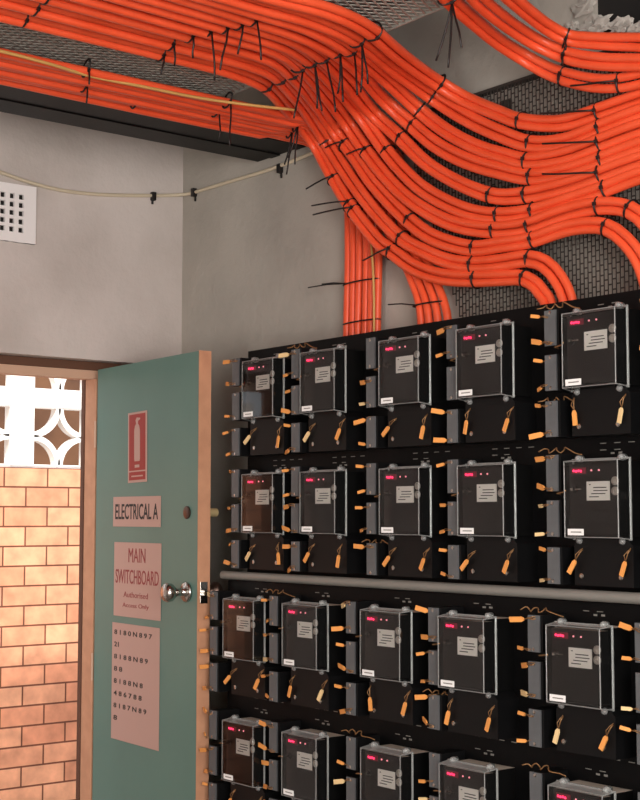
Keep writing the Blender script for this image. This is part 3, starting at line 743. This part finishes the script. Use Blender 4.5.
for k, q in lineA.items():
    tie(CURV[k], q[0], q[1], f'black cable tie around the {bname[k-1]} bundle, overhead left of the bend', 'cable ties on the overhead run', [(rt(), random.uniform(.07, .13))] if k < 8 else [(rt(), .05)])
for k, q in {10: (25,19), 9: (38,10), 8: (56,2)}.items():
    tie(CURV[k], q[0], q[1], f'black cable tie around the {bname[k-1]} bundle at the far top left', 'cable ties at the far top left', [])
lineB = {10: (266,84), 9: (281,77), 8: (297,70), 7: (308,60), 6: (315,57), 5: (329,53), 4: (341,47), 3: (352,46), 2: (360,40), 1: (373,35)}
for k, q in lineB.items():
    tie(CURV[k], q[0], q[1], f'black cable tie around the {bname[k-1]} bundle where the cables begin to bend', 'cable ties where the bend begins', [(rt(), random.uniform(.09, .16))]*1+([(rt(), random.uniform(.09, .14))] if k in (2, 4, 6) else []) if k in (2, 3, 4, 5, 6, 7) else [])
lineC = {9: (326,141), 8: (345,147), 7: (364,150), 6: (386,151), 5: (401,138), 4: (412,125), 3: (420,111), 2: (432,98), 1: (441,84)}
for k, q in lineC.items():
    tie(CURV[k], q[0], q[1], f'black cable tie around the {bname[k-1]} bundle across the middle of the bend', 'cable ties across the middle of the bend', [((-1, -.1, -.1), .07)] if k in (8, 7) else [])
for k, q in {10: (391,250), 9: (399,238), 8: (409,220)}.items():
    tie(CURV[k], q[0], q[1], f'black cable tie around the {bname[k-1]} bundle low on the bend', 'cable ties low on the bend', [((-1, -.1, -.25), .10)] if k == 10 else [])
for k, q in {10: (475,279), 9: (471,265), 8: (474,248), 7: (495,230), 6: (498,214), 5: (492,197)}.items():
    tie(CURV[k], q[0], q[1], f'black cable tie around the {bname[k-1]} bundle just below the bend', 'cable ties just past the bend')
for k, q in {10: (524,278), 9: (529,259), 8: (533,240), 7: (529,226), 6: (533,211), 5: (526,195), 4: (531,177), 3: (526,161), 2: (530,143), 1: (518,121)}.items():
    tie(CURV[k], q[0], q[1], f'black cable tie around the {bname[k-1]} bundle above the fourth and fifth meters', 'cable ties above the fourth meter')
for k, q in {8: (604,226), 7: (598,206), 6: (607,189), 5: (598,173), 4: (604,159), 3: (598,143), 2: (603,127), 1: (598,112)}.items():
    tl = [((-1, -.3, .12), .14)] if k in (1, 3, 5) else []
    tie(CURV[k], q[0], q[1], f'black cable tie around the {bname[k-1]} bundle near the right edge', 'cable ties near the right edge', tl)
tie(CURV[7], 629, 209, 'black cable tie on the seventh bundle where it turns down at the right edge', None)
for k, q in {11: (566,38), 12: (567,55), 13: (563,76)}.items():
    tie(CURV[k], q[0], q[1], f'black cable tie on the {["upper","middle","lower"][k-11]} cable pair at top right', 'cable ties on the top right pairs', [((.1, -.2, -1), .03)], shift=0, rb=.0135)
tie(CURV[13], 622, 83, 'black cable tie on the lower top right pair close to the picture edge', None, [((-1, -.2, .1), .12)], shift=0, rb=.0135)
tie(CURV[13], 447, -3, 'black cable tie with three long tails hanging in front of the bare concrete', None, [((-.35, -.1, -1), .13), ((.0, -.1, -1), .15), ((.35, -.1, -1), .12)], shift=0, rb=.0135)
# long tails reaching left from the edge of the lowest bundle
for (px, py, L, dz, lab) in ((331,176,.10,-.30,'upper'), (345,207,.13,.02,'middle'), (348,214,.14,-.04,'second')):
    tie(CURV[10], px, py, f'black cable tie on the lowest bundle with {lab} stiff tail sticking out to the left', None, [((-1, -.25, dz), L)])
# ties on the straight upright cables and the bent group
def wrap(pts_c, label, axis_w, tails):
    c = Vector(pts_c); pts = [c+Vector((axis_w*math.cos(a), .021*math.sin(a), 0)) for a in [2*math.pi*k/24 for k in range(24)]]
    b = MB(); b.tube(pts, .0024, 6, closed=True); o = build(b, 'cable_tie', M['tie'], None, smooth=True); tag(o, label, 'cable tie')
    for d, L in tails:
        h = c+Vector((-axis_w*.6, -.023, 0)); d = Vector(d).normalized(); tb = MB(); tb.tube([h, h+d*L*.5+Vector((0,0,.003)), h+d*L], .0021, 5); build(tb, 'tail', M['tie'], o)
p = onY(362, 282, 2.664); wrap((-3.154, 2.664, p.z), 'wide black tie round the straight upright cables with tails pointing left', .082, [((-1, -.1, .04), .16), ((-1, -.1, .10), .10)])
p = onY(362, 322, 2.664); wrap((-3.154, 2.664, p.z), 'wide black tie round the straight upright cables just above the board', .082, [])
p = onY(430, 304, 2.632); wrap((p.x, 2.632, p.z), 'wide black tie round the bent cables just above the board', .066, [((-1, -.1, .12), .10)])
# lower left tier ties
for (px, py, lab, tl) in ((85,85,'lower left run near the left edge',[((.1,-.1,-1),.05)]), (90,70,'lower left run, second near the left edge',[((.2,-.1,-1),.04)]), (132,98,'lower left run beyond the tan wire',[]), (214,110,'lower left run halfway to the corner',[((.1,-.1,-1),.09)]), (228,100,'lower left run above the tan wire',[((.1,-.1,-1),.13)]),(288,130,'lower left run at the end of the trunking',[((-.3,-.1,-1),.10),((-.1,-.1,-1),.13)]), (296,122,'lower left run close to the big bend',[((-.4,-.1,-1),.10),((.0,-.1,-1),.12)])):
    best = min(range(n2), key=lambda i: min((proj(q)[0]-px)**2+(proj(q)[1]-py)**2 for q in LOWP[i][::1] if q.y > 1.2))
    tie(LOWP[best], px, py, f'black cable tie on the {lab}', None, tl, ra=.026, rb=.015, shift=0)

# rough mortar around the cable opening
rnd = random.Random(3)
def lump(loc, r, label):
    import bmesh
    bm = bmesh.new(); bmesh.ops.create_icosphere(bm, subdivisions=3, radius=1)
    from mathutils import noise
    sd = Vector((rnd.uniform(0, 50), rnd.uniform(0, 50), 0))
    for v in bm.verts:
        k = 1+.75*noise.noise(v.co*1.9+sd)+.45*noise.noise(v.co*5+sd)
        v.co = Vector((v.co.x*1.7, v.co.y*.45, v.co.z))*(r*k)
    me = bpy.data.meshes.new('mortar_lump'); bm.to_mesh(me); bm.free(); me.materials.append(M['mortar'])
    o = link('mortar_lump', me); o.location = loc; tag(o, label, 'mortar', 'rough mortar lumps round the wall opening')
for px, py, r, lab in ((597,26,.026,'rough grey mortar lump at the lower left corner of the dark wall opening'), (621,25,.020,'rough grey mortar lump under the dark wall opening'), (584,6,.020,'rough grey mortar lump on the left edge of the dark wall opening'), (637,31,.018,'rough grey mortar lump at the right picture edge under the opening'), (572,26,.012,'small rough mortar lump left of the dark wall opening')):
    lump(onY(px, py, YW-.008), r, lab)
